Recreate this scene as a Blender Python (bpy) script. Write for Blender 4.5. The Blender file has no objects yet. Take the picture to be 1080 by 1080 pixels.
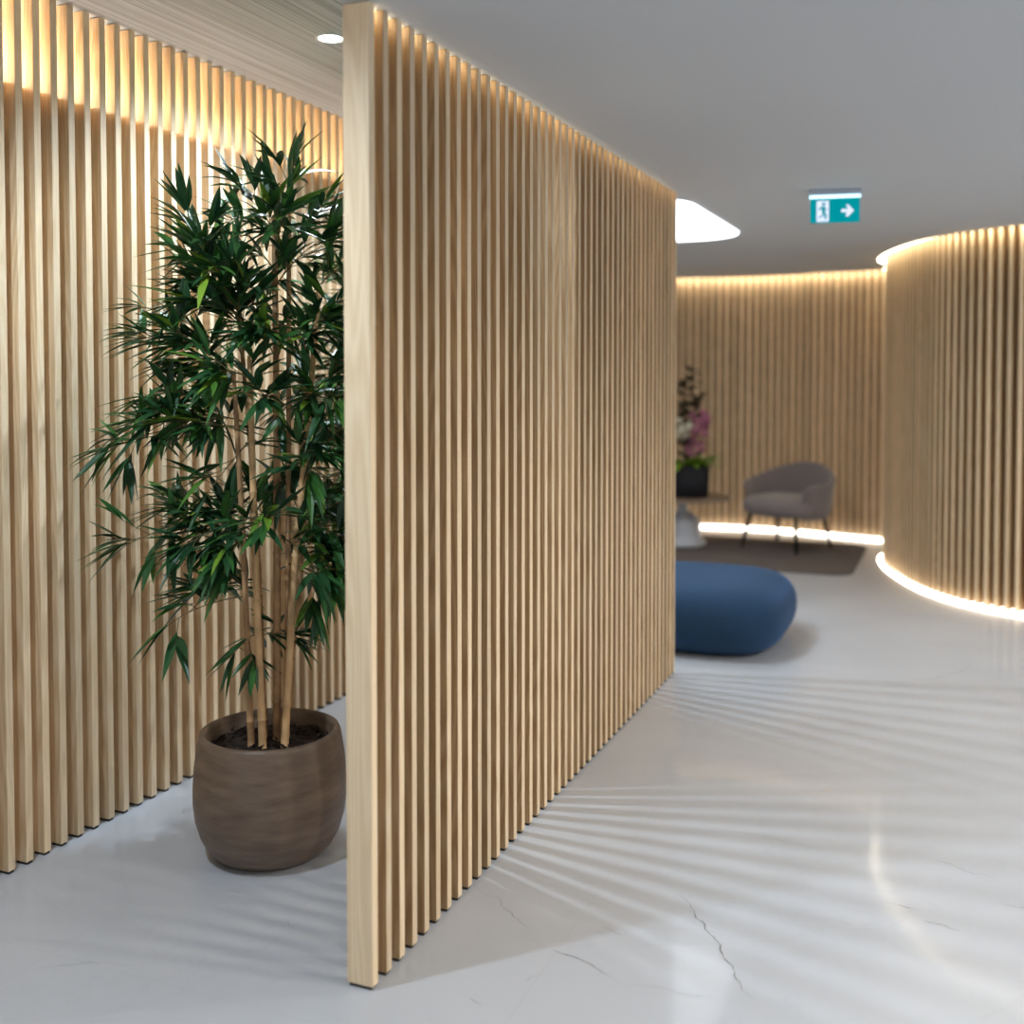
import bpy, bmesh, math, random
from mathutils import Vector, Matrix, noise
random.seed(7)
C = bpy.context.scene.collection
PI = math.pi

# ------------------------------------------------------------------ frame of the corridor
ANG = math.radians(22.4)
UX, UY = math.sin(ANG), math.cos(ANG)          # along the corridor
NX, NY = math.cos(ANG), -math.sin(ANG)         # to the right of it
P0 = (-0.336, 2.587)
def L(s, t): return (P0[0] + s*UX + t*NX, P0[1] + s*UY + t*NY)
H = 2.37       # lounge ceiling
HL = 2.65      # corridor ceiling
TW = -1.305    # front of the left wall's slats
PITCH, SW, SD = 0.069, 0.027, 0.072

# ------------------------------------------------------------------ materials
def newmat(name):
    m = bpy.data.materials.new(name); m.use_nodes = True
    nt = m.node_tree; b = nt.nodes['Principled BSDF']
    return m, nt, b
def plain(name, col, rough=0.6, metal=0.0, noise_amt=0.0, nscale=20, bump=0.0, sheen=0.0):
    m, nt, b = newmat(name)
    b.inputs['Roughness'].default_value = rough; b.inputs['Metallic'].default_value = metal
    if sheen: b.inputs['Sheen Weight'].default_value = sheen
    tc = nt.nodes.new('ShaderNodeTexCoord'); n = nt.nodes.new('ShaderNodeTexNoise')
    n.inputs['Scale'].default_value = nscale; n.inputs['Detail'].default_value = 5
    nt.links.new(tc.outputs['Object'], n.inputs['Vector'])
    r = nt.nodes.new('ShaderNodeValToRGB')
    lo = [c*(1-noise_amt) for c in col]; hi = [min(1, c*(1+noise_amt)) for c in col]
    r.color_ramp.elements[0].position = .3; r.color_ramp.elements[1].position = .7
    r.color_ramp.elements[0].color = (*lo, 1); r.color_ramp.elements[1].color = (*hi, 1)
    nt.links.new(n.outputs['Fac'], r.inputs['Fac']); nt.links.new(r.outputs['Color'], b.inputs['Base Color'])
    if bump:
        bp = nt.nodes.new('ShaderNodeBump'); bp.inputs['Strength'].default_value = bump; bp.inputs['Distance'].default_value = .01
        nt.links.new(n.outputs['Fac'], bp.inputs['Height']); nt.links.new(bp.outputs['Normal'], b.inputs['Normal'])
    return m
def emit(name, col, strength):
    m = bpy.data.materials.new(name); m.use_nodes = True; nt = m.node_tree
    nt.nodes.clear(); e = nt.nodes.new('ShaderNodeEmission'); o = nt.nodes.new('ShaderNodeOutputMaterial')
    e.inputs['Color'].default_value = (*col, 1); e.inputs['Strength'].default_value = strength
    nt.links.new(e.outputs[0], o.inputs[0]); return m
def wood(name, light, dark, rough=0.5, gain=1.0):
    m, nt, b = newmat(name); N = nt.nodes.new; K = nt.links.new
    tc = N('ShaderNodeTexCoord'); oi = N('ShaderNodeObjectInfo')
    off = N('ShaderNodeVectorMath'); off.operation = 'MULTIPLY_ADD'
    comb = N('ShaderNodeCombineXYZ')
    for i in range(3): K(oi.outputs['Random'], comb.inputs[i])
    sc = N('ShaderNodeVectorMath'); sc.operation = 'MULTIPLY'; sc.inputs[1].default_value = (7.3, 3.1, 41.0)
    K(comb.outputs[0], sc.inputs[0])
    off.inputs[1].default_value = (1, 1, 1); K(tc.outputs['Object'], off.inputs[0]); K(sc.outputs[0], off.inputs[2])
    # broad cathedral figure: bands of a stretched, distorted field
    mp = N('ShaderNodeMapping'); mp.inputs['Scale'].default_value = (11, 11, 0.75); K(off.outputs[0], mp.inputs['Vector'])
    n1 = N('ShaderNodeTexNoise'); n1.inputs['Scale'].default_value = 1.0; n1.inputs['Detail'].default_value = 1.5
    K(mp.outputs[0], n1.inputs['Vector'])
    mm = N('ShaderNodeMath'); mm.operation = 'MULTIPLY'; mm.inputs[1].default_value = 95; K(n1.outputs['Fac'], mm.inputs[0])
    sn = N('ShaderNodeMath'); sn.operation = 'SINE'; K(mm.outputs[0], sn.inputs[0])
    # fine pores
    mp2 = N('ShaderNodeMapping'); mp2.inputs['Scale'].default_value = (420, 420, 9); K(off.outputs[0], mp2.inputs['Vector'])
    n2 = N('ShaderNodeTexNoise'); n2.inputs['Scale'].default_value = 1.0; n2.inputs['Detail'].default_value = 3
    K(mp2.outputs[0], n2.inputs['Vector'])
    a = N('ShaderNodeMath'); a.operation = 'MULTIPLY_ADD'; a.inputs[1].default_value = .17; a.inputs[2].default_value = .12
    K(sn.outputs[0], a.inputs[0])
    a2 = N('ShaderNodeMath'); a2.operation = 'ADD'; K(a.outputs[0], a2.inputs[0])
    a3 = N('ShaderNodeMath'); a3.operation = 'MULTIPLY'; a3.inputs[1].default_value = .75; K(n2.outputs['Fac'], a3.inputs[0]); K(a3.outputs[0], a2.inputs[1])
    r = N('ShaderNodeValToRGB'); r.color_ramp.elements[0].position = .15; r.color_ramp.elements[1].position = .85
    r.color_ramp.elements[0].color = (*light, 1); r.color_ramp.elements[1].color = (*dark, 1)
    K(a2.outputs[0], r.inputs['Fac'])
    # each slat a slightly different board
    hv = N('ShaderNodeHueSaturation'); mr = N('ShaderNodeMapRange'); mr.inputs['To Min'].default_value = .84*gain; mr.inputs['To Max'].default_value = 1.1*gain
    K(oi.outputs['Random'], mr.inputs['Value']); K(mr.outputs[0], hv.inputs['Value']); K(r.outputs['Color'], hv.inputs['Color'])
    K(hv.outputs[0], b.inputs['Base Color'])
    b.inputs['Roughness'].default_value = rough
    bp = N('ShaderNodeBump'); bp.inputs['Strength'].default_value = .15; bp.inputs['Distance'].default_value = .002
    K(a2.outputs[0], bp.inputs['Height']); K(bp.outputs['Normal'], b.inputs['Normal'])
    return m

M = {}
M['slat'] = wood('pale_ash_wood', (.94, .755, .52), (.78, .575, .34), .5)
M['side'] = wood('ash_wood_side_shaded', (.60, .415, .225), (.36, .205, .085), .5)  # darker copy of the ash: shade between slats put into the side colour
M['side_half_shade'] = wood('ash_wood_side_half_shaded', (.80, .62, .40), (.56, .38, .20), .5)  # milder painted gap shade for the left and back wall slats
SLM = [M['slat'], M['side']]; SLL = [M['slat'], M['side_half_shade']]
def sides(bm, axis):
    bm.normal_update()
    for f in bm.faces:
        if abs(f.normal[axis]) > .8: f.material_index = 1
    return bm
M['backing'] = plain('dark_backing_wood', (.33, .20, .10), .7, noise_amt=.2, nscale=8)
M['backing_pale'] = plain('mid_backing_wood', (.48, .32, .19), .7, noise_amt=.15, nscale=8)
M['recess'] = plain('recess_wood', (.80, .62, .42), .6, noise_amt=.08, nscale=6)
M['white'] = plain('white_ceiling_paint', (.555, .58, .61), .9, noise_amt=.01, nscale=90, bump=.02)
M['dark'] = plain('dark_base_channel', (.03, .028, .025), .6)
M['led_warm'] = emit('warm_led', (1, .88, .64), 16)
M['led_part'] = emit('warm_led_partition', (1, .86, .60), 11)
M['led_wall'] = emit('warm_led_left_wall', (1, .95, .82), 30)
M['led_wash'] = emit('warm_floor_led', (1, .93, .80), 9)
M['led_floor'] = emit('neutral_led', (1, .96, .88), 7)
M['lens'] = emit('downlight_lens', (.80, .88, 1), 25)
M['panel'] = emit('luminous_ceiling_panel', (.88, .95, 1), 4.0)
M['soil'] = plain('dark_bark_soil', (.022, .012, .008), .9, noise_amt=.7, nscale=60, bump=.8)
M['cane'] = plain('bamboo_cane', (.46, .27, .13), .55, noise_amt=.35, nscale=14)
M['cane_pale'] = plain('pale_bamboo_cane', (.68, .43, .21), .5, noise_amt=.25, nscale=14)
M['twig'] = plain('twig', (.16, .13, .05), .6, noise_amt=.3)
M['pouf'] = plain('blue_velvet', (.004, .030, .072), .9, noise_amt=.12, nscale=3, sheen=.2)
M['pouf'].node_tree.nodes['Principled BSDF'].inputs['Sheen Tint'].default_value = (.2, .45, 1, 1)
M['chair'] = plain('mauve_grey_wool', (.22, .19, .195), .95, noise_amt=.12, nscale=60, sheen=.3)
M['metal'] = plain('black_steel', (.02, .024, .028), .4, .6)
M['rug'] = plain('grey_brown_rug', (.125, .105, .098), .98, noise_amt=.2, nscale=120, bump=.4)
M['tableleg'] = plain('white_lacquer', (.55, .58, .63), .35)
M['tabletop'] = plain('taupe_tabletop', (.25, .18, .13), .4, noise_amt=.1)
M['planter'] = plain('navy_black_planter', (.003, .004, .009), .6)
M['pink'] = plain('pink_petal', (.42, .15, .24), .6, noise_amt=.3)
M['cream'] = plain('cream_petal', (.62, .58, .46), .6, noise_amt=.1)
M['darkleaf'] = plain('dark_brown_sprig', (.085, .065, .035), .6, noise_amt=.4)
M['limeleaf'] = plain('lime_leaf', (.22, .38, .03), .45, noise_amt=.35)
M['teal'] = emit('sign_teal', (.0, .26, .30), 1.0)
M['signwhite'] = emit('sign_white', (.72, .80, 1.0), 1.0)
M['signtop'] = emit('sign_lamp', (.50, .85, 1.0), 2.2)
M['signbody'] = plain('sign_housing', (.55, .62, .75), .4)
M['trim'] = plain('white_trim', (.7, .7, .72), .4)

# pot: layered fired-clay look
def pot_mat():
    m, nt, b = newmat('brown_clay'); N = nt.nodes.new; K = nt.links.new
    tc = N('ShaderNodeTexCoord'); mp = N('ShaderNodeMapping'); mp.inputs['Scale'].default_value = (3, 3, 16); K(tc.outputs['Object'], mp.inputs[0])
    n = N('ShaderNodeTexNoise'); n.inputs['Scale'].default_value = 1.6; n.inputs['Detail'].default_value = 6; n.inputs['Roughness'].default_value = .62; K(mp.outputs[0], n.inputs['Vector'])
    r = N('ShaderNodeValToRGB'); e = r.color_ramp.elements
    e[0].position = .3; e[0].color = (.105, .066, .044, 1); e[1].position = .72; e[1].color = (.225, .158, .108, 1)
    K(n.outputs['Fac'], r.inputs[0]); K(r.outputs[0], b.inputs['Base Color']); b.inputs['Roughness'].default_value = .45
    bp = N('ShaderNodeBump'); bp.inputs['Strength'].default_value = .35; bp.inputs['Distance'].default_value = .006
    K(n.outputs['Fac'], bp.inputs['Height']); K(bp.outputs[0], b.inputs['Normal']); return m
M['pot'] = pot_mat()
def leaf_mat():
    m, nt, b = newmat('bamboo_leaf'); N = nt.nodes.new; K = nt.links.new
    g = N('ShaderNodeNewGeometry'); r = N('ShaderNodeValToRGB'); e = r.color_ramp.elements
    e[0].position = 0; e[0].color = (.011, .050, .018, 1); e[1].position = 1; e[1].color = (.22, .36, .03, 1)
    for p, c in ((.45, (.020, .085, .026, 1)), (.8, (.040, .145, .028, 1)), (.90, (.045, .15, .02, 1)), (.95, (.10, .22, .025, 1))):
        q = e.new(p); q.color = c
    K(g.outputs['Random Per Island'], r.inputs[0]); K(r.outputs[0], b.inputs['Base Color'])
    b.inputs['Roughness'].default_value = .42
    b.inputs['Subsurface Weight'].default_value = 0
    return m
M['leaf'] = leaf_mat()
def floor_mat():
    m, nt, b = newmat('polished_marble'); N = nt.nodes.new; K = nt.links.new
    tc = N('ShaderNodeTexCoord')
    n = N('ShaderNodeTexNoise'); n.inputs['Scale'].default_value = 1.3; n.inputs['Detail'].default_value = 7; n.inputs['Distortion'].default_value = .6; K(tc.outputs['Object'], n.inputs['Vector'])
    r = N('ShaderNodeValToRGB'); e = r.color_ramp.elements
    e[0].position = .3; e[0].color = (.475, .50, .54, 1); e[1].position = .7; e[1].color = (.545, .57, .61, 1)
    K(n.outputs['Fac'], r.inputs[0])
    # soft thin wisps
    n2 = N('ShaderNodeTexNoise'); n2.inputs['Scale'].default_value = .9; n2.inputs['Detail'].default_value = 5; n2.inputs['Distortion'].default_value = 1.2; K(tc.outputs['Object'], n2.inputs['Vector'])
    s = N('ShaderNodeMath'); s.operation = 'SUBTRACT'; s.inputs[1].default_value = .5; K(n2.outputs['Fac'], s.inputs[0])
    ab = N('ShaderNodeMath'); ab.operation = 'ABSOLUTE'; K(s.outputs[0], ab.inputs[0])
    mr = N('ShaderNodeMapRange'); mr.inputs['From Min'].default_value = 0; mr.inputs['From Max'].default_value = .006; mr.inputs['To Min'].default_value = .10; mr.inputs['To Max'].default_value = 0; K(ab.outputs[0], mr.inputs[0])
    mx = N('ShaderNodeMixRGB'); mx.inputs[2].default_value = (.33, .33, .34, 1); K(mr.outputs[0], mx.inputs[0]); K(r.outputs[0], mx.inputs[1])
    # slab joints, aligned with the corridor
    mp = N('ShaderNodeMapping'); mp.vector_type = 'POINT'; mp.inputs['Rotation'].default_value = (0, 0, ANG); mp.inputs['Location'].default_value = (JX, JY, 0)
    K(tc.outputs['Object'], mp.inputs[0])
    br = N('ShaderNodeTexBrick'); br.offset = 0; br.inputs['Scale'].default_value = 1; br.inputs['Brick Width'].default_value = 1.2; br.inputs['Row Height'].default_value = 2.4
    br.inputs['Mortar Size'].default_value = .0012; br.inputs['Mortar Smooth'].default_value = .3
    K(mp.outputs[0], br.inputs['Vector'])
    m3 = N('ShaderNodeMixRGB'); m3.blend_type = 'MIX'; m3.inputs[2].default_value = (.42, .42, .42, 1)
    ml = N('ShaderNodeMath'); ml.operation = 'MULTIPLY'; ml.inputs[1].default_value = .45; K(br.outputs['Fac'], ml.inputs[0])
    K(ml.outputs[0], m3.inputs[0]); K(mx.outputs[0], m3.inputs[1]); K(m3.outputs[0], b.inputs['Base Color'])
    b.inputs['Roughness'].default_value = .34
    b.inputs['Coat Weight'].default_value = .5; b.inputs['Coat Roughness'].default_value = .09; b.inputs['Coat IOR'].default_value = 1.35
    b.inputs['Specular IOR Level'].default_value = .35
    return m
JX, JY = -.25, .3
M['floor'] = floor_mat()
M['vein'] = plain('marble_vein', (.24, .225, .22), .5, noise_amt=.55, nscale=55)
def groove_mat():
    m, nt, b = newmat('fine_lined_ceiling'); N = nt.nodes.new; K = nt.links.new
    tc = N('ShaderNodeTexCoord'); mp = N('ShaderNodeMapping'); mp.inputs['Scale'].default_value = (130, .5, 1); K(tc.outputs['Object'], mp.inputs[0])
    n = N('ShaderNodeTexNoise'); n.inputs['Scale'].default_value = 1; n.inputs['Detail'].default_value = 3; n.inputs['Roughness'].default_value = .7; K(mp.outputs[0], n.inputs['Vector'])
    r = N('ShaderNodeValToRGB'); e = r.color_ramp.elements
    e[0].position = .35; e[0].color = (.19, .22, .27, 1); e[1].position = .6; e[1].color = (.42, .48, .58, 1)
    K(n.outputs['Fac'], r.inputs[0]); K(r.outputs[0], b.inputs['Base Color']); b.inputs['Roughness'].default_value = .45
    bp = N('ShaderNodeBump'); bp.inputs['Strength'].default_value = .6; bp.inputs['Distance'].default_value = .004
    K(n.outputs['Fac'], bp.inputs['Height']); K(bp.outputs[0], b.inputs['Normal']); return m
M['groove'] = groove_mat()

# ------------------------------------------------------------------ mesh helpers
def obj(name, bm, mat, parent=None, smooth=False, loc=None, rotz=None, mats=None):
    me = bpy.data.meshes.new(name); bm.to_mesh(me); bm.free()
    for mm in (mats or [mat]): me.materials.append(mm)
    if smooth:
        for p in me.polygons: p.use_smooth = True
    o = bpy.data.objects.new(name, me); C.objects.link(o)
    if parent: o.parent = parent
    if loc: o.location = loc
    if rotz is not None: o.rotation_euler = (0, 0, rotz)
    return o
def tag(o, label=None, cat=None, group=None, kind=None):
    if label: o['label'] = label
    if cat: o['category'] = cat
    if group: o['group'] = group
    if kind: o['kind'] = kind
    return o
def thing(name, label, cat, loc=(0, 0, 0), rotz=0, group=None):
    o = bpy.data.objects.new(name, None); C.objects.link(o); o.location = loc; o.rotation_euler = (0, 0, rotz)
    o.empty_display_size = .1
    return tag(o, label, cat, group)
def box(bm, x0, x1, y0, y1, z0, z1, bev=0):
    v = [bm.verts.new((x, y, z)) for x in (x0, x1) for y in (y0, y1) for z in (z0, z1)]
    f = [(0, 1, 3, 2), (4, 6, 7, 5), (0, 4, 5, 1), (2, 3, 7, 6), (0, 2, 6, 4), (1, 5, 7, 3)]
    fs = [bm.faces.new([v[i] for i in q]) for q in f]
    if bev:
        es = list({e for q in fs for e in q.edges})
        bmesh.ops.bevel(bm, geom=es, offset=bev, segments=2, affect='EDGES', profile=.5)
def lathe(bm, prof, n=64, cx=0, cy=0, sq=0):
    rings = []
    for r, z in prof:
        if r < 1e-5: rings.append([bm.verts.new((cx, cy, z))]); continue
        ring = []
        for i in range(n):
            a = 2*PI*i/n; k = 1
            if sq:
                k = 1/((abs(math.cos(a))**sq + abs(math.sin(a))**sq)**(1/sq))
            ring.append(bm.verts.new((cx + r*k*math.cos(a), cy + r*k*math.sin(a), z)))
        rings.append(ring)
    for A, B in zip(rings, rings[1:]):
        for i in range(n):
            j = (i+1) % n
            if len(A) == 1 and len(B) > 1: bm.faces.new((A[0], B[j], B[i]))
            elif len(B) == 1 and len(A) > 1: bm.faces.new((A[i], A[j], B[0]))
            elif len(A) > 1: bm.faces.new((A[i], A[j], B[j], B[i]))
def tube(bm, pts, radii, n=8, cap=True):
    pts = [Vector(p) for p in pts]; rings = []
    if not hasattr(radii, '__len__'): radii = [radii]*len(pts)
    for i, p in enumerate(pts):
        d = (pts[min(i+1, len(pts)-1)] - pts[max(i-1, 0)]).normalized()
        a = d.cross(Vector((0, 0, 1)))
        if a.length < .05: a = d.cross(Vector((1, 0, 0)))
        a.normalize(); b = d.cross(a)
        rings.append([bm.verts.new(p + radii[i]*(math.cos(2*PI*k/n)*a + math.sin(2*PI*k/n)*b)) for k in range(n)])
    for A, B in zip(rings, rings[1:]):
        for k in range(n): bm.faces.new((A[k], A[(k+1) % n], B[(k+1) % n], B[k]))
    if cap: bm.faces.new(rings[0]); bm.faces.new(rings[-1])
def prism(bm, pts, z0, z1):
    lo = [bm.verts.new((x, y, z0)) for x, y in pts]; hi = [bm.verts.new((x, y, z1)) for x, y in pts]
    n = len(pts)
    faces = [bm.faces.new(lo[::-1]), bm.faces.new(hi)]
    for i in range(n): bm.faces.new((lo[i], lo[(i+1) % n], hi[(i+1) % n], hi[i]))
    bmesh.ops.triangulate(bm, faces=faces)
    bmesh.ops.recalc_face_normals(bm, faces=bm.faces)
def strip(bm, line, w_in, w_out, z0, z1):
    """a band that follows a plan curve: from offset w_in to w_out on its normal side"""
    nrm = normals(line); n = len(line); rows = []
    for (x, y), (nx, ny) in zip(line, nrm):
        rows.append([bm.verts.new((x+nx*w, y+ny*w, z)) for w, z in ((w_in, z0), (w_out, z0), (w_out, z1), (w_in, z1))])
    for A, B in zip(rows, rows[1:]):
        for k in range(4): bm.faces.new((A[k], A[(k+1) % 4], B[(k+1) % 4], B[k]))
    bm.faces.new(rows[0][::-1]); bm.faces.new(rows[-1])
    bmesh.ops.recalc_face_normals(bm, faces=bm.faces)
def normals(line):
    out = []
    for i in range(len(line)):
        a = line[max(i-1, 0)]; b = line[min(i+1, len(line)-1)]
        dx, dy = b[0]-a[0], b[1]-a[1]; l = math.hypot(dx, dy)
        out.append((dy/l, -dx/l))        # right-hand side of travel
    return out
def spline(pts, step):
    P = [pts[0]] + list(pts) + [pts[-1]]; dense = []
    for i in range(1, len(P)-2):
        for k in range(60):
            t = k/60; p0, p1, p2, p3 = P[i-1], P[i], P[i+1], P[i+2]
            dense.append(tuple(.5*((2*p1[j]) + (-p0[j]+p2[j])*t + (2*p0[j]-5*p1[j]+4*p2[j]-p3[j])*t*t + (-p0[j]+3*p1[j]-3*p2[j]+p3[j])*t**3) for j in (0, 1)))
    dense.append(tuple(pts[-1]))
    out = [dense[0]]; acc = 0
    for a, b in zip(dense, dense[1:]):
        d = math.dist(a, b)
        while acc + d >= step:
            k = (step-acc)/d; a = (a[0]+(b[0]-a[0])*k, a[1]+(b[1]-a[1])*k); out.append(a); d = math.dist(a, b); acc = 0
        acc += d
    return out
def offset(line, w): return [(x+nx*w, y+ny*w) for (x, y), (nx, ny) in zip(line, normals(line))]

# ------------------------------------------------------------------ floor with its veins
bm = bmesh.new()
box(bm, -6, 8, -4, 12.5, -.1, 0)
VE = [  # (points on the floor, width)
 ([(.484, 3.09), (.50, 3.02), (.51, 2.93), (.535, 2.83), (.54, 2.74), (.56, 2.63), (.575, 2.55)], .0045),
 ([(.10, 2.78), (.155, 2.745), (.21, 2.69), (.25, 2.64)], .0042),
 ([(.25, 2.64), (.33, 2.61), (.42, 2.57), (.5, 2.54)], .0014),
 ([(-.10, 3.12), (-.04, 3.06), (-.01, 2.98), (.02, 2.92), (.05, 2.88)], .0020),
 ([(-.13, 3.16), (-.10, 3.12)], .0012),
 ([(.24, 2.90), (.27, 2.87), (.29, 2.84)], .0018),
 ([(-1.20, 2.69), (-1.12, 2.705), (-1.03, 2.715), (-.925, 2.72)], .0018),
 ([(1.12, 2.93), (1.17, 2.90), (1.20, 2.87)], .0034),
 ([(1.06, 3.03), (1.10, 3.00), (1.13, 2.99)], .0028),
 ([(1.38, 3.02), (1.44, 2.995), (1.47, 2.98)], .0030),
 ([(1.28, 3.30), (1.36, 3.22), (1.43, 3.16)], .0018),
 ([(-.41, 2.72), (-.385, 2.70), (-.37, 2.68)], .0020),
 ([(-.61, 2.93), (-.59, 2.89)], .0016),
 ([(.02, 2.63), (.045, 2.65), (.07, 2.66)], .0016),
 ([(-.10, 2.56), (-.07, 2.53)], .0030),
 ([(.62, 3.55), (.74, 3.49), (.88, 3.42), (1.0, 3.36)], .0012),
 ([(1.6, 2.6), (1.75, 2.5), (1.9, 2.35), (2.2, 2.2)], .003), ([(-1.6, 2.2), (-1.3, 2.0), (-1.1, 1.9)], .003),
 ([(1.9, 4.4), (2.2, 4.2), (2.6, 4.1), (2.9, 3.9)], .003), ([(2.4, 5.6), (2.1, 5.3), (1.9, 5.2)], .003),
]
rv = random.Random(3)
for pts, w in VE:
    cur = [Vector((x, y, 0)) for x, y in pts]
    for it in range(3):
        nx = [cur[0]]
        for a, b in zip(cur, cur[1:]):
            m_ = (a+b)/2; d = b-a; m_ += Vector((-d.y, d.x, 0))*rv.uniform(-.16, .16); nx += [m_, b]
        cur = nx
    prev = None; n = len(cur); ph = rv.uniform(0, 9)
    for i, p in enumerate(cur):
        d = (cur[min(i+1, n-1)] - cur[max(i-1, 0)]).normalized(); q = Vector((-d.y, d.x, 0))
        k = (math.sin(PI*min(1, (i+.3)/(n-1)))**.6)*(.35 + 1.0*abs(noise.noise(Vector((i*.33+ph, 0, 0))))*1.6)
        w_ = w*1.3; a = bm.verts.new(p + q*w_*k*.5 + Vector((0, 0, .0004))); b = bm.verts.new(p - q*w_*k*.5 + Vector((0, 0, .0004)))
        if prev:
            f = bm.faces.new((prev[0], a, b, prev[1])); f.material_index = 1
            if f.calc_center_median() and f.normal.z < 0: f.normal_flip()
        prev = (a, b)
bm.normal_update()
for f in bm.faces:
    if f.material_index == 1 and f.normal.z < 0: f.normal_flip()
fl = obj('floor', bm, M['floor'], mats=[M['floor'], M['vein']]); tag(fl, kind='structure')

# ------------------------------------------------------------------ curved walls (plan lines run so that the lounge lies on their normal side)
right_pts = [(3.75, 9.22), (3.30, 9.10), (3.02, 8.80), (2.87, 8.35), (2.80, 7.80), (2.80, 7.30), (2.885, 6.93), (3.06, 6.63), (3.34, 6.34), (3.75, 6.12), (4.35, 6.0), (5.2, 5.98)]
right_line = spline(right_pts, PITCH)[3:]
back_pts = [(-1.2, 9.9), (-.3, 10.25), (.6, 10.38), (1.6, 10.38), (2.33, 10.18), (2.86, 9.80), (3.28, 9.50), (3.70, 9.36)]
back_line = spline(back_pts, PITCH)
def wall_slat_bm(depth, z0, z1):
    bm = bmesh.new(); box(bm, -SW/2, SW/2, -depth, 0, z0, z1, .0022); return sides(bm, 0)
WT = 2.48
def curved_wall(name, line):
    nrm = normals(line)
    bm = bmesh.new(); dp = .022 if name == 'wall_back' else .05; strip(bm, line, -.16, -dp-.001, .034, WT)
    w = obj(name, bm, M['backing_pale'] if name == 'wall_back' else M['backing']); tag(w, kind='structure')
    me = None
    for (x, y), (nx, ny) in zip(line, nrm):
        # local -y points into the wall, slat front at the plan line
        rz = math.atan2(-nx, ny)
        if me is None:
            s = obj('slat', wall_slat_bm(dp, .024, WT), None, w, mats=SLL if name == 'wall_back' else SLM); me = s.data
        else:
            s = bpy.data.objects.new('slat', me); C.objects.link(s); s.parent = w
        s.location = (x, y, 0); s.rotation_euler = (0, 0, rz)
    bm = bmesh.new(); strip(bm, line, -.15, -.075, 0, .034); obj('recessed_plinth', bm, M['white'], w)
    bm = bmesh.new(); strip(bm, line, -.074, -.055, .004, .022); obj('floor_led_strip', bm, M['led_floor'], w)
    bm = bmesh.new(); strip(bm, line, .004, .03, .001, .006); obj('floor_led_strip', bm, M['led_wash'], w)
    bm = bmesh.new(); strip(bm, line, .026, .054, H+.006, H+.012); obj('ceiling_led_strip', bm, M['led_warm'], w)
    bm = bmesh.new(); strip(bm, line, .0, .06, H+.09, H+.10); obj('cove_cap', bm, M['white'], w)
    return w
wr = curved_wall('wall_right', right_line)
wb = curved_wall('wall_back', back_line[:-2])

# ------------------------------------------------------------------ left wall
S0, S1 = -1.35, 4.95
def loc_box(bm, s0, s1, t0, t1, z0, z1, bev=0): box(bm, t0, t1, s0, s1, z0, z1, bev)
RZ = -ANG
bm = bmesh.new()
loc_box(bm, S0, S1, -.30, -.05, 0, 2.36); loc_box(bm, S0, S1, -.30, -.17, 2.36, HL)
wl = obj('wall_left', bm, M['recess'], loc=(*L(0, TW), 0), rotz=RZ); tag(wl, kind='structure')
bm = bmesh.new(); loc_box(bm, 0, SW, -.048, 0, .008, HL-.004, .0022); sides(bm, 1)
me = None; n = int((S1-S0)/PITCH)
for i in range(n):
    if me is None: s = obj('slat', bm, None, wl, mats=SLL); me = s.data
    else: s = bpy.data.objects.new('slat', me); C.objects.link(s); s.parent = wl
    s.location = (0, S0 + .02 + i*PITCH, 0)
    if not i: bm = bmesh.new(); box(bm, -.044, -.004, .003, SW-.003, 0, .008); ft = obj('foot', bm, M['dark'], s); fme = ft.data
    else: ft = bpy.data.objects.new('foot', fme); C.objects.link(ft); ft.parent = s
bm = bmesh.new(); loc_box(bm, S0, S1, -.13, -.085, 2.362, 2.372); obj('led_strip', bm, M['led_wall'], wl)

# ------------------------------------------------------------------ free-standing slatted partition
pt = thing('slatted_partition', 'floor-to-ceiling pale wood slatted partition standing in the middle, right of the potted bamboo', 'partition', (*L(0, 0), 0), RZ)
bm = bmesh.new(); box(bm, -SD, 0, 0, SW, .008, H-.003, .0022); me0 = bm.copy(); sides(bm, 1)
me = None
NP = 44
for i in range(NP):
    if i == 0: s = obj('slat', me0, M['slat'], pt)            # open end slat stays pale, without the painted gap shade
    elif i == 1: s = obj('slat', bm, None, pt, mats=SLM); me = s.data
    else: s = bpy.data.objects.new('slat', me); C.objects.link(s); s.parent = pt
    s.location = (0, i*PITCH, 0)
    if not i: bf = bmesh.new(); box(bf, -SD+.006, -.005, .003, SW-.003, 0, .008); ft = obj('foot', bf, M['dark'], s); fme = ft.data
    else: ft = bpy.data.objects.new('foot', fme); C.objects.link(ft); ft.parent = s
PE = (NP-1)*PITCH + SW
bm = bmesh.new(); box(bm, -.046, -.030, .03, PE, H-.011, H-.003); obj('led_strip', bm, M['led_part'], pt)

# ------------------------------------------------------------------ ceilings
SE = PE + .05
edge_r = offset(right_line, .055); edge_b = offset(back_line, .055)
# lounge slab: right of the partition, and everything beyond its end
pts = [L(-7, -.075), L(SE, -.075), L(SE, -1.62), L(5.3, -1.62)]
eb = [p for p in edge_b if p[0] > -.95]
cut = next(i for i, p in enumerate(edge_r) if p[1] < 9.02)
eb = [p for p in eb if p[0] < 3.22]
pts += [(-1.0, 9.0)] + eb + edge_r[cut:] + [(6.5, 5.9), (6.5, -4)]
bm = bmesh.new(); prism(bm, pts, H, H+.06)
tag(obj('ceiling', bm, M['white']), kind='structure')
bm = bmesh.new(); loc_box(bm, -5.5, SE+.02, -1.62, -.02, HL, HL+.06)
tag(obj('ceiling', bm, M['groove'], loc=(*L(0, 0), 0), rotz=RZ), kind='structure')
bm = bmesh.new(); loc_box(bm, -5.5, SE, -.075, -.045, H+.06, HL); loc_box(bm, SE, SE+.03, -1.5, -.045, H+.06, HL)
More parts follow.
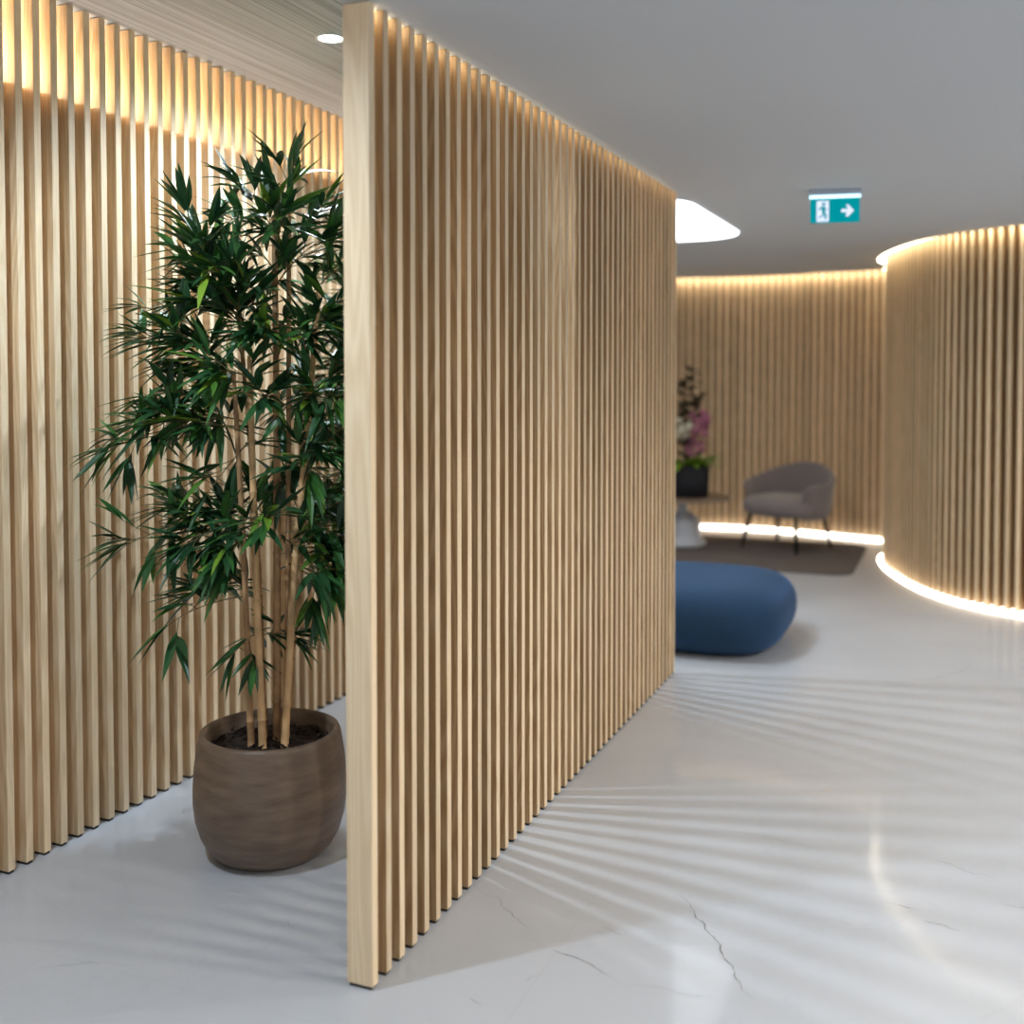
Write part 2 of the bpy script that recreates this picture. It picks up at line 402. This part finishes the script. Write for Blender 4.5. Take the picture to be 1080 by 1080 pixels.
tag(obj('trim_1', bm, M['white'], loc=(*L(0, 0), 0), rotz=RZ), kind='structure')
# roof slab above the coves so no daylight leaks in
bm = bmesh.new(); box(bm, -6, 8, -4, 12.5, 2.78, 2.86); tag(obj('ceiling', bm, M['white']), kind='structure')
# luminous panel with rounded corners beyond the partition
def rrect(x0, x1, y0, y1, r, n=10):
    o = []
    for cx, cy, a0 in ((x1-r, y1-r, 0), (x0+r, y1-r, 90), (x0+r, y0+r, 180), (x1-r, y0+r, 270)):
        for k in range(n+1):
            a = math.radians(a0 + 90*k/n); o.append((cx+r*math.cos(a), cy+r*math.sin(a)))
    return o
pn = thing('luminous_ceiling_panel', 'bright white luminous ceiling panel with rounded corner beyond the partition', 'ceiling light', (*L(0, 0), 0), RZ)
bm = bmesh.new(); prism(bm, rrect(-1.2, -.005, SE+.02, 4.92, .34), H-.008, H-.001); obj('diffuser', bm, M['panel'], pn)
# downlights
for i, s in enumerate((1.02, 2.83, -.79)):
    x, y = L(s, -.735)
    t = thing('downlight', ['small round recessed downlight glowing in the lined ceiling above the bamboo', 'small round recessed downlight in the lined ceiling near the far end of the partition', 'small round recessed downlight in the lined ceiling before the near end of the partition'][i], 'ceiling light', (x, y, HL), 0, 'downlights of the corridor')
    bm = bmesh.new(); lathe(bm, [(.042, -.001), (.042, -.004), (.052, -.005), (.054, -.001), (.054, 0)], 40); obj('trim_ring', bm, M['trim'], t, True)
    bm = bmesh.new(); lathe(bm, [(.0, -.0025), (.042, -.0025), (.042, -.0005), (0, -.0005)], 40); obj('lens', bm, M['lens'], t)

# ------------------------------------------------------------------ potted bamboo
POTP = [(0, 0), (.135, 0), (.165, .006), (.192, .03), (.214, .07), (.229, .12), (.235, .17), (.235, .22), (.231, .28), (.223, .34), (.217, .372), (.213, .382), (.205, .385), (.196, .382), (.191, .37), (.189, .30), (0, .30)]
def jbez(a, b, c, n):
    return [a*(1-t)**2 + 2*b*t*(1-t) + c*t*t for t in [k/n for k in range(n+1)]]
def add_leaf(bm, base, d, up, ln, w, droop, rng):
    d = d.normalized(); side = d.cross(up)
    if side.length < .05: side = d.cross(Vector((1, 0, .3)))
    side.normalize(); upv = side.cross(d).normalized()
    prof = [(.0, .10), (.12, .55), (.32, .98), (.55, .88), (.8, .45), (1, .0)]
    rows = []
    for t, k in prof:
        c = base + d*ln*t - Vector((0, 0, 1))*droop*ln*t*t
        if k == 0: rows.append([bm.verts.new(c)]); continue
        rows.append([bm.verts.new(c + side*w*.5*k + upv*w*.16*k), bm.verts.new(c), bm.verts.new(c - side*w*.5*k + upv*w*.16*k)])
    for A, B in zip(rows, rows[1:]):
        if len(B) == 3:
            bm.faces.new((A[0], A[1], B[1], B[0])); bm.faces.new((A[1], A[2], B[2], B[1]))
        else:
            bm.faces.new((A[0], A[1], B[0])); bm.faces.new((A[1], A[2], B[0]))
def make_bamboo(label, loc, seed, sprays, canes, mirror=1):
    rng = random.Random(seed)
    root = thing('potted_bamboo', label, 'potted plant', loc, 0, 'potted bamboos along the corridor')
    bm = bmesh.new(); lathe(bm, POTP, 96); obj('pot', bm, M['pot'], root, True)
    bm = bmesh.new(); R = 14; grid = []
    for i in range(R+1):
        row = []
        for k in range(48):
            r = .188*i/R; a = 2*PI*k/48
            z = .335 + .012*noise.noise(Vector((r*math.cos(a)*38, r*math.sin(a)*38, seed))) + rng.uniform(-.004, .004)
            row.append(bm.verts.new((r*math.cos(a), r*math.sin(a), z)))
        grid.append(row)
    for A, B in zip(grid[1:], grid[2:]):
        for k in range(48): bm.faces.new((A[k], B[k], B[(k+1) % 48], A[(k+1) % 48]))
    bm.faces.new(grid[1])
    for k in range(48): bm.verts.remove(grid[0][k])
    for q in range(150):      # bark chips
        r = .18*math.sqrt(rng.random()); a = rng.uniform(0, 2*PI); c = Vector((r*math.cos(a), r*math.sin(a), .342)); s = rng.uniform(.006, .014)
        vs = [bm.verts.new(c + Vector((rng.uniform(-s, s), rng.uniform(-s, s), rng.uniform(-s*.5, s)))) for _ in range(4)]
        for f in ((0, 1, 2), (0, 2, 3), (0, 3, 1), (1, 3, 2)): bm.faces.new([vs[j] for j in f])
    obj('soil', bm, M['soil'], root)
    for ci, (pts, r, pale) in enumerate(canes):
        P = [Vector(p) for p in pts]
        if len(P) == 2: P.insert(1, (P[0]+P[1])/2 + Vector((rng.uniform(-.008, .008), rng.uniform(-.008, .008), 0)))
        path = []; 
        for k in range(25):
            t = k/24*(len(P)-1); i = min(int(t), len(P)-2); u = t-i
            p0, p1, p2, p3 = P[max(i-1, 0)], P[i], P[i+1], P[min(i+2, len(P)-1)]
            path.append(.5*((2*p1)+(-p0+p2)*u+(2*p0-5*p1+4*p2-p3)*u*u+(-p0+3*p1-3*p2+p3)*u**3))
        full, rad = [], []
        for k, (a, b) in enumerate(zip(path, path[1:])):
            rr = r*(1-.35*k/24)
            full.append(a); rad.append(rr)
            if k % 3 == 2:
                for q, g in ((.4, 1), (.47, 1.18), (.53, 1.18), (.6, .97)): full.append(a.lerp(b, q)); rad.append(rr*g)
        full.append(path[-1]); rad.append(r*.62)
        bm = bmesh.new(); tube(bm, full, rad, 10); obj('cane', bm, M['cane_pale'] if pale else M['cane'], root, True)
    tw = bmesh.new(); lf = bmesh.new()
    def spray(a, b, dens, size):
        """a drooping twig from a to b with leaves set alternately and a fan at its tip"""
        a, b = Vector(a), Vector(b); ln = (b-a).length
        mid = (a+b)/2 + Vector((0, 0, ln*.16)) + Vector((rng.uniform(-.02, .02), rng.uniform(-.02, .02), 0))
        path = jbez(a, mid, b, 8); tube(tw, path, [.0026*(1-.6*k/8) for k in range(9)], 5)
        nl = max(6, int(ln*dens*1.25))
        for k in range(nl):
            t = .16 + .84*k/nl; i = min(int(t*8), 7); p = path[i].lerp(path[i+1], t*8-i); d = (path[i+1]-path[i]).normalized()
            sg = 1 if k % 2 else -1
            sub = (d*rng.uniform(.35, .9) + Vector((rng.uniform(-1, 1), rng.uniform(-1, 1), rng.uniform(-.55, .75)))*.9).normalized()
            sl = rng.uniform(.03, .10)*size
            q = p + sub*sl; tube(tw, [p, q], [.0014, .001], 4, False)
            for j in range(rng.choice((3, 3, 4, 5))):
                dd = (sub + .62*Vector((rng.uniform(-1, 1), rng.uniform(-1, 1), rng.uniform(-.8, .7)))).normalized()
                bp_ = p.lerp(q, rng.uniform(.5, 1))
                add_leaf(lf, bp_, dd, Vector((rng.uniform(-.35, .35), rng.uniform(-.35, .35), 1)), rng.uniform(.10, .165)*size, rng.uniform(.021, .030)*size, rng.uniform(.0, .3), rng)
        d = (path[-1]-path[-2]).normalized()
        for j in range(5):
            dd = (d + .5*Vector((rng.uniform(-1, 1), rng.uniform(-1, 1), rng.uniform(-.8, .6)))).normalized()
            add_leaf(lf, path[-1], dd, Vector((0, 0, 1)), rng.uniform(.12, .165)*size, rng.uniform(.020, .028)*size, rng.uniform(0, .25), rng)
    for (a, b, dens, size) in sprays: spray(a, b, dens, size)
    obj('twigs', tw, M['twig'], root)
    tag(obj('foliage', lf, M['leaf'], root), kind=None)
    return root
# spray ends measured off the plant: x to the right of the pot's centre, z above the floor
def S(x0, z0, x1, z1, y0=0.0, y1=0.0, dens=34, size=1.0): return ((x0, y0, z0), (x1, y1, z1), dens, size)
sp = [
 # crown
 S(.03, 1.88, .07, 2.10, 0, 0, 40), S(.03, 1.90, -.06, 2.06, 0, -.03, 40), S(.03, 1.85, .17, 2.00, 0, .03, 40), S(.03, 1.88, -.04, 1.98, 0, .1, 36), S(.03, 1.85, .08, 1.95, 0, -.15, 36),
 S(.03, 1.80, -.12, 1.98, 0, .02), S(.02, 1.75, .18, 1.90, 0, -.04),
 # upper left arm
 S(-.05, 1.55, -.25, 1.99, 0, 0, 26), S(-.05, 1.6, -.22, 1.88, 0, -.05, 30), S(-.08, 1.55, -.24, 1.80, 0, .06, 32), S(-.06, 1.62, -.18, 1.88, 0, -.1, 38), S(0, 1.65, -.12, 1.80, 0, -.16, 38), S(0, 1.6, -.20, 1.72, 0, -.08, 40),
 # left middle
 S(-.08, 1.50, -.36, 1.60, 0, -.03, 36), S(-.08, 1.52, -.40, 1.70, 0, .05, 12, .8), S(-.06, 1.50, -.30, 1.53, 0, .08, 36), S(-.1, 1.48, -.26, 1.62, 0, -.15, 40),
 S(-.07, 1.42, -.36, 1.42, 0, -.02, 26), S(-.05, 1.42, -.28, 1.36, 0, .08, 26), S(-.02, 1.45, -.10, 1.50, 0, -.2, 36),
 # long drooping left arm
 S(-.05, 1.32, -.45, 1.27, 0, -.04, 34), S(-.07, 1.34, -.42, 1.33, 0, .06, 28), S(-.05, 1.30, -.33, 1.34, 0, -.1, 36), S(-.06, 1.28, -.18, 1.12, 0, -.05, 16),
 # lower left arms
 S(-.03, 1.02, -.42, .97, 0, -.03, 34), S(-.05, 1.0, -.32, 1.07, 0, .05, 38), S(-.03, 1.03, -.22, .98, 0, -.12, 42), S(-.04, .98, -.26, .94, 0, .06, 32), S(0, 1.02, -.12, 1.08, 0, .14, 36), S(-.03, 1.0, -.1, .95, 0, -.18, 34),
 S(-.02, .80, -.30, .72, 0, -.03, 22, 1.1), S(-.03, .82, -.24, .80, 0, .05, 20, 1.1), S(-.0, .70, -.10, .63, 0, -.03, 34, .9), S(-.0, .68, .07, .66, 0, .04, 16, .8),
 # right side
 S(.12, 1.72, .30, 1.86, 0, -.02, 40), S(.12, 1.65, .32, 1.74, 0, .05, 44), S(.1, 1.6, .26, 1.60, 0, -.06, 44), S(.08, 1.55, .20, 1.66, 0, -.12, 40), S(.1, 1.5, .32, 1.5, 0, .03, 44), S(.1, 1.45, .24, 1.42, 0, -.1, 40),
 S(.1, 1.4, .34, 1.36, 0, 0, 44), S(.08, 1.35, .26, 1.27, 0, -.06, 40), S(.1, 1.28, .33, 1.2, 0, .05, 38), S(.08, 1.3, .16, 1.2, 0, -.16, 34), S(.04, 1.22, .18, 1.14, 0, .12, 34),
 S(.06, 1.1, .30, 1.02, 0, 0, 44), S(.06, 1.05, .24, .98, 0, -.08, 42), S(.05, 1.0, .33, .92, 0, .05, 42), S(.04, .98, .18, .90, 0, -.14, 40), S(.08, .94, .30, .83, 0, -.03, 34), S(.06, .9, .16, .82, 0, .1, 26), S(.10, .88, .26, .74, 0, -.02, 22),
 # centre, front and back
 S(.02, 1.55, .02, 1.62, 0, -.22, 36), S(.0, 1.4, .03, 1.42, 0, -.2, 34), S(.0, 1.05, .03, 1.05, 0, -.2, 34), S(.02, 1.6, 0, 1.66, 0, .22, 40), S(.02, 1.35, .05, 1.4, 0, .25, 40), S(.02, 1.1, -.02, 1.12, 0, .25, 40), S(.02, 1.75, -.04, 1.8, 0, .2, 36),
]
canes = [
 ([(-.012, -.05, .33), (-.03, -.06, 1.0), (-.042, -.055, 1.545)], .0125, True),
 ([(-.055, -.02, .33), (-.075, -.01, .9), (-.105, .0, 1.50)], .011, False),
 ([(.012, .04, .33), (.02, .03, 1.2), (.02, .02, 1.98)], .013, False),
 ([(.052, -.04, .33), (.085, -.02, .9), (.12, 0, 1.3), (.16, .0, 1.75)], .0125, True),
 ([(.04, .05, .33), (.055, .03, 1.1), (.07, .0, 2.03)], .010, False),
 ([(.03, .02, .33), (.10, .04, 1.0), (.11, .05, 1.6)], .011, False),
 ([(-.03, .05, .33), (-.05, .05, 1.0), (-.10, .04, 1.72)], .010, False),
]
make_bamboo('tall potted bamboo in a round brown clay pot, fully in view left of the partition', (-.755, 3.37, 0), 11, sp, canes)
sp2 = [((a[0]*-1, a[1], a[2]), (b[0]*-1, b[1]*-1, b[2]*rq), d, s) for (a, b, d, s), rq in zip(sp, [1+.02*math.sin(k*2.3) for k in range(len(sp))])]
canes2 = [([(-x, y, z) for x, y, z in p], r, pale) for p, r, pale in canes]
x2, y2 = L(1.52, -.70)
make_bamboo('second potted bamboo further back, mostly hidden behind the slatted partition', (x2, y2, 0), 29, sp2, canes2)

# ------------------------------------------------------------------ blue pouf
def superbox(bm, cx, cy, rz, ax, ay, h, sq=3.2, n=72, bulge=.06, ex=.36):
    prof = []
    for k in range(0, 29):
        a = -PI/2 + PI*k/28
        rr = abs(math.cos(a))**(ex if a > 0 else .22); zz = math.copysign(abs(math.sin(a))**.78, a)
        prof.append((rr, h/2 + h/2*zz))
    rings = []
    for r, z in prof:
        g = r*(1 + bulge*math.sin(PI*min(1, max(0, z/h)))) / (1+bulge)
        g = max(g, .002)
        ring = []
        for i in range(n):
            a = 2*PI*i/n; k = 1/((abs(math.cos(a))**sq + abs(math.sin(a))**sq)**(1/sq))
            x, y = ax*g*k*math.cos(a), ay*g*k*math.sin(a)
            ring.append(bm.verts.new((cx + x*math.cos(rz) - y*math.sin(rz), cy + x*math.sin(rz) + y*math.cos(rz), z)))
        rings.append(ring)
    for A, B in zip(rings, rings[1:]):
        for i in range(n): bm.faces.new((A[i], A[(i+1) % n], B[(i+1) % n], B[i]))
    bm.faces.new(rings[0][::-1]); bm.faces.new(rings[-1])
bm = bmesh.new(); superbox(bm, 0, 0, 0, .53, .53, .36, 3.9, ex=.25)
px_, py_ = L(3.80, -.075)
pf = thing('pouf', 'large blue velvet pouf with rounded corners at the far end of the partition', 'pouf', (px_, py_, 0), RZ)
obj('cushion', bm, M['pouf'], pf, True)

# ------------------------------------------------------------------ rug
rug = [(2.47 + a*(-NX) + b*UX, 7.88 + a*(-NY) + b*UY) for a, b in rrect(0, 2.5, 0, 1.50, .16, 6)]
bm = bmesh.new(); prism(bm, rug, 0, .012); tag(obj('rug', bm, M['rug']), 'grey-brown rectangular rug under the armchair and side table', 'rug')

# ------------------------------------------------------------------ armchair
ac = thing('armchair', 'mauve-grey upholstered tub armchair with thin dark metal legs on the rug', 'armchair', (2.32, 9.13, .017), math.radians(-48))
def shell():
    bm = bmesh.new(); n = 44; rows = []
    A0 = math.radians(132)
    for i in range(n+1):
        a = -A0 + 2*A0*i/n                    # 0 = middle of the back, which is +y
        f = abs(a)/A0
        top = .555 + .145*(.5+.5*math.cos(PI*min(1, f*1.25))) - (.05 if f > .96 else .015 if f > .92 else 0)
        ry = .345; rx = .385
        sx, sy = math.sin(a), math.cos(a)
        row = []
        prof_o = [(.74, .255), (.86, .28), (.93, .36), (.97, .5), (1.0, top-.03), (.99, top-.008), (.955, top), (.915, top-.008), (.90, top-.03), (.86, .5), (.80, .36)]
        for g, z in prof_o:
            z = min(z, top) if z < .52 else z
            row.append(bm.verts.new((rx*g*sx*1.03, ry*g*sy + (.02 if sy < 0 else 0), z)))
        rows.append(row)
    for A, B in zip(rows, rows[1:]):
        for k in range(len(A)): bm.faces.new((A[k], A[(k+1) % len(A)], B[(k+1) % len(A)], B[k]))
    bm.faces.new(rows[0]); bm.faces.new(rows[-1][::-1])
    bmesh.ops.recalc_face_normals(bm, faces=bm.faces); return bm
obj('backrest', shell(), M['chair'], ac, True)
bm = bmesh.new(); superbox(bm, 0, -.025, 0, .325, .305, .165, 3.2, 48, .02)
bmesh.ops.translate(bm, verts=bm.verts, vec=(0, 0, .275)); obj('seat', bm, M['chair'], ac, True)
for sx in (-1, 1):
    for sy in (-1, 1):
        bm = bmesh.new(); tube(bm, [(sx*.22, sy*.20-.02, .30), (sx*.265, sy*.255-.02, 0)], [.019, .013], 10); obj('leg', bm, M['metal'], ac, True)

# ------------------------------------------------------------------ side table, planter, flowers
st = thing('side_table', 'low round side table on a white bottle-shaped pedestal beside the armchair', 'table', (1.46, 9.30, .012), 0)
bm = bmesh.new(); lathe(bm, [(0, 0), (.185, 0), (.20, .008), (.198, .03), (.165, .055), (.155, .09), (.152, .16), (.145, .21), (.11, .255), (.06, .275), (.045, .30), (.043, .375), (.08, .393), (0, .393)], 56)
obj('pedestal', bm, M['tableleg'], st, True)
bm = bmesh.new(); lathe(bm, [(0, .394), (.385, .394), (.40, .40), (.40, .412), (.392, .418), (0, .418)], 64); obj('table_top', bm, M['tabletop'], st)
fx, fy, fz = 1.50, 9.28, .431
pl = thing('planter', 'black cube-like planter holding pink and cream flowers on the round side table', 'flower pot', (fx, fy, fz), 0)
bm = bmesh.new(); lathe(bm, [(0, 0), (.150, 0), (.160, .01), (.176, .26), (.172, .268), (.160, .266), (.155, .22), (0, .22)], 56, sq=5); obj('pot', bm, M['planter'], pl, True)
rng = random.Random(5)
lb = bmesh.new()
for k in range(34):
    a = rng.uniform(0, 2*PI); d = Vector((math.cos(a), math.sin(a), rng.uniform(.15, .6)))
    add_leaf(lb, Vector((.06*math.cos(a), .06*math.sin(a), .262)), d, Vector((0, 0, 1)), rng.uniform(.20, .31), rng.uniform(.07, .10), rng.uniform(.0, .35), rng)
obj('foliage', lb, M['limeleaf'], pl)
def petals(bm, c, r, n, rng):
    ax = Vector((rng.uniform(-1, 1), rng.uniform(-1.2, .2), rng.uniform(-.2, .6))).normalized(); s = ax.orthogonal().normalized(); t = ax.cross(s)
    for k in range(n):
        a = 2*PI*k/n; d = (s*math.cos(a) + t*math.sin(a)); w = ax.cross(d)*r*.42
        v = [bm.verts.new(c), bm.verts.new(c+d*r*.55+w+ax*r*.2), bm.verts.new(c+d*r), bm.verts.new(c+d*r*.55-w+ax*r*.2)]
        bm.faces.new(v)
b1 = bmesh.new(); stem = bmesh.new()
sp_ = jbez(Vector((.03, 0, .22)), Vector((.06, -.03, .5)), Vector((.12, -.04, .74)), 10); tube(stem, sp_, .004, 5)
for k in range(58):
    t = rng.uniform(.28, 1); i = min(int(t*10), 9); p = sp_[i] + Vector((rng.uniform(-1, 1), rng.uniform(-1, 1), rng.uniform(-1, 1)))*.065*(1.15-.55*abs(t-.55))
    petals(b1, p, rng.uniform(.026, .042), 5, rng)
obj('pink_blossom', b1, M['pink'], pl)
b2 = bmesh.new(); sp_ = jbez(Vector((-.02, 0, .22)), Vector((-.05, -.03, .4)), Vector((-.05, -.04, .60)), 8); tube(stem, sp_, .004, 5)
for k in range(22):
    petals(b2, sp_[-1] + Vector((rng.uniform(-.06, .055), rng.uniform(-.05, .05), rng.uniform(-.10, .05))), rng.uniform(.028, .042), 5, rng)
obj('cream_blossom', b2, M['cream'], pl)
for (bx, bz, mx, mz, ex, ez) in ((0, .22, .0, .7, .03, 1.12), (-.01, .22, -.08, .6, -.03, .98), (.0, .5, .06, .65, .09, .84), (-.01, .22, .0, .35, -.03, .48)):
    b3 = bmesh.new(); sp_ = jbez(Vector((bx, .02, bz)), Vector((mx, .03, mz)), Vector((ex, 0, ez)), 12); tube(b3, sp_, .006, 5)
    for k in range(26):
        i = rng.randrange(4, 12); d = Vector((rng.uniform(-1, 1), rng.uniform(-1, 1), rng.uniform(-.1, .9)))
        add_leaf(b3, sp_[i], d, Vector((0, 0, 1)), rng.uniform(.09, .14), rng.uniform(.065, .085), .1, rng)
    obj('sprig', b3, M['darkleaf'], pl)
obj('stems', stem, M['twig'], pl)

# ------------------------------------------------------------------ exit sign
es = thing('exit_sign', 'small teal illuminated exit sign hanging from the white ceiling', 'exit sign', (1.555, 5.28, H), math.radians(-14))
bm = bmesh.new(); box(bm, -.12, .12, -.022, .022, -.026, -.001, .004); obj('housing', bm, M['signbody'], es)
bm = bmesh.new(); box(bm, -.118, .118, -.006, .006, -.040, -.026); obj('lamp_strip', bm, M['signtop'], es)
bm = bmesh.new(); box(bm, -.115, .115, -.004, .004, -.158, -.040, .002); obj('panel', bm, M['teal'], es)
def flat(name, polys, mat, y, parent):
    bm = bmesh.new()
    for P in polys:
        vs = [bm.verts.new((x, y, z)) for x, z in P]; f = bm.faces.new(vs)
    bmesh.ops.triangulate(bm, faces=bm.faces); return obj(name, bm, mat, parent)
flat('door_pictogram', [[(-.085, -.052), (-.028, -.052), (-.028, -.152), (-.085, -.152)]], M['signwhite'], -.0052, es)
man = [[(-.052+.0085*math.cos(a*PI/6), -.068+.0085*math.sin(a*PI/6)) for a in range(12)],
       [(-.065, -.080), (-.048, -.078), (-.044, -.108), (-.058, -.112)],
       [(-.064, -.080), (-.078, -.092), (-.074, -.097), (-.061, -.088)], [(-.049, -.080), (-.036, -.094), (-.040, -.099), (-.052, -.088)],
       [(-.052, -.108), (-.044, -.106), (-.037, -.124), (-.041, -.142), (-.047, -.140), (-.045, -.126)],
       [(-.058, -.110), (-.050, -.112), (-.058, -.130), (-.076, -.136), (-.077, -.130), (-.063, -.125)]]
flat('running_figure_pictogram', man, M['teal'], -.0060, es)
cz = -.102
flat('arrow_pictogram', [[(.030, cz+.008), (.056, cz+.008), (.056, cz-.008), (.030, cz-.008)], [(.050, cz+.028), (.062, cz+.028), (.088, cz), (.062, cz-.028), (.050, cz-.028), (.066, cz)]], M['signwhite'], -.0052, es)

# ------------------------------------------------------------------ lamps
def spot(x, y, z, power, col, size, blend, rad, rot=(0, 0, 0)):
    l = bpy.data.lights.new('spot_lamp', 'SPOT'); l.energy = power; l.color = col; l.spot_size = math.radians(size); l.spot_blend = blend; l.shadow_soft_size = rad
    o = bpy.data.objects.new('spot_lamp', l); C.objects.link(o); o.location = (x, y, z); o.rotation_euler = rot; return o
def area(x, y, z, w, h_, power, col, rot=(0, 0, 0)):
    l = bpy.data.lights.new('area_lamp', 'AREA'); l.shape = 'RECTANGLE'; l.size = w; l.size_y = h_; l.energy = power; l.color = col
    o = bpy.data.objects.new('area_lamp', l); C.objects.link(o); o.location = (x, y, z); o.rotation_euler = rot; return o
COOL = (.74, .87, 1)
for s in (1.02, 2.83, -.79):
    x, y = L(s, -.735); spot(x, y, HL-.02, 84, COOL, 150, .6, .03)
LOUNGE_FILL = [(1.3, 1.9, 55), (2.5, 1.9, 90), (3.7, 3.2, 160), (.3, .2, 40), (2.1, .2, 50), (4.2, 4.7, 85), (4.2, 1.6, 100)]  # unseen spots added out of view to brighten the partition and floor
for x, y, e in LOUNGE_FILL: spot(x, y, H-.02, e, (1, .945, .87), 165, .5, .09)
spot(.6, 8.6, H-.02, 30, (1, .93, .85), 150, .6, .15)  # added fill spot, hidden behind the partition, for the far lounge
w = bpy.data.worlds.new('World'); bpy.context.scene.world = w; w.use_nodes = True
w.node_tree.nodes['Background'].inputs[0].default_value = (.80, .90, 1, 1); w.node_tree.nodes['Background'].inputs[1].default_value = .45

# ------------------------------------------------------------------ camera
cam = bpy.data.cameras.new('camera'); co = bpy.data.objects.new('camera', cam); C.objects.link(co)
co.location = (0, 0, 1.5); co.rotation_euler = (math.radians(90-1.9), 0, 0)
cam.sensor_width = 36; cam.lens = 36*1150/1080; cam.shift_y = -(540-429)/1080; cam.clip_start = .05
cam.dof.use_dof = True; cam.dof.focus_distance = 3.35; cam.dof.aperture_fstop = 1.3
bpy.context.scene.camera = co
sc = bpy.context.scene
sc.view_settings.view_transform = 'Standard'; sc.view_settings.look = 'None'; sc.view_settings.exposure = .22
sc.cycles.use_denoising = True
sc.cycles.max_bounces = 8; sc.cycles.diffuse_bounces = 5
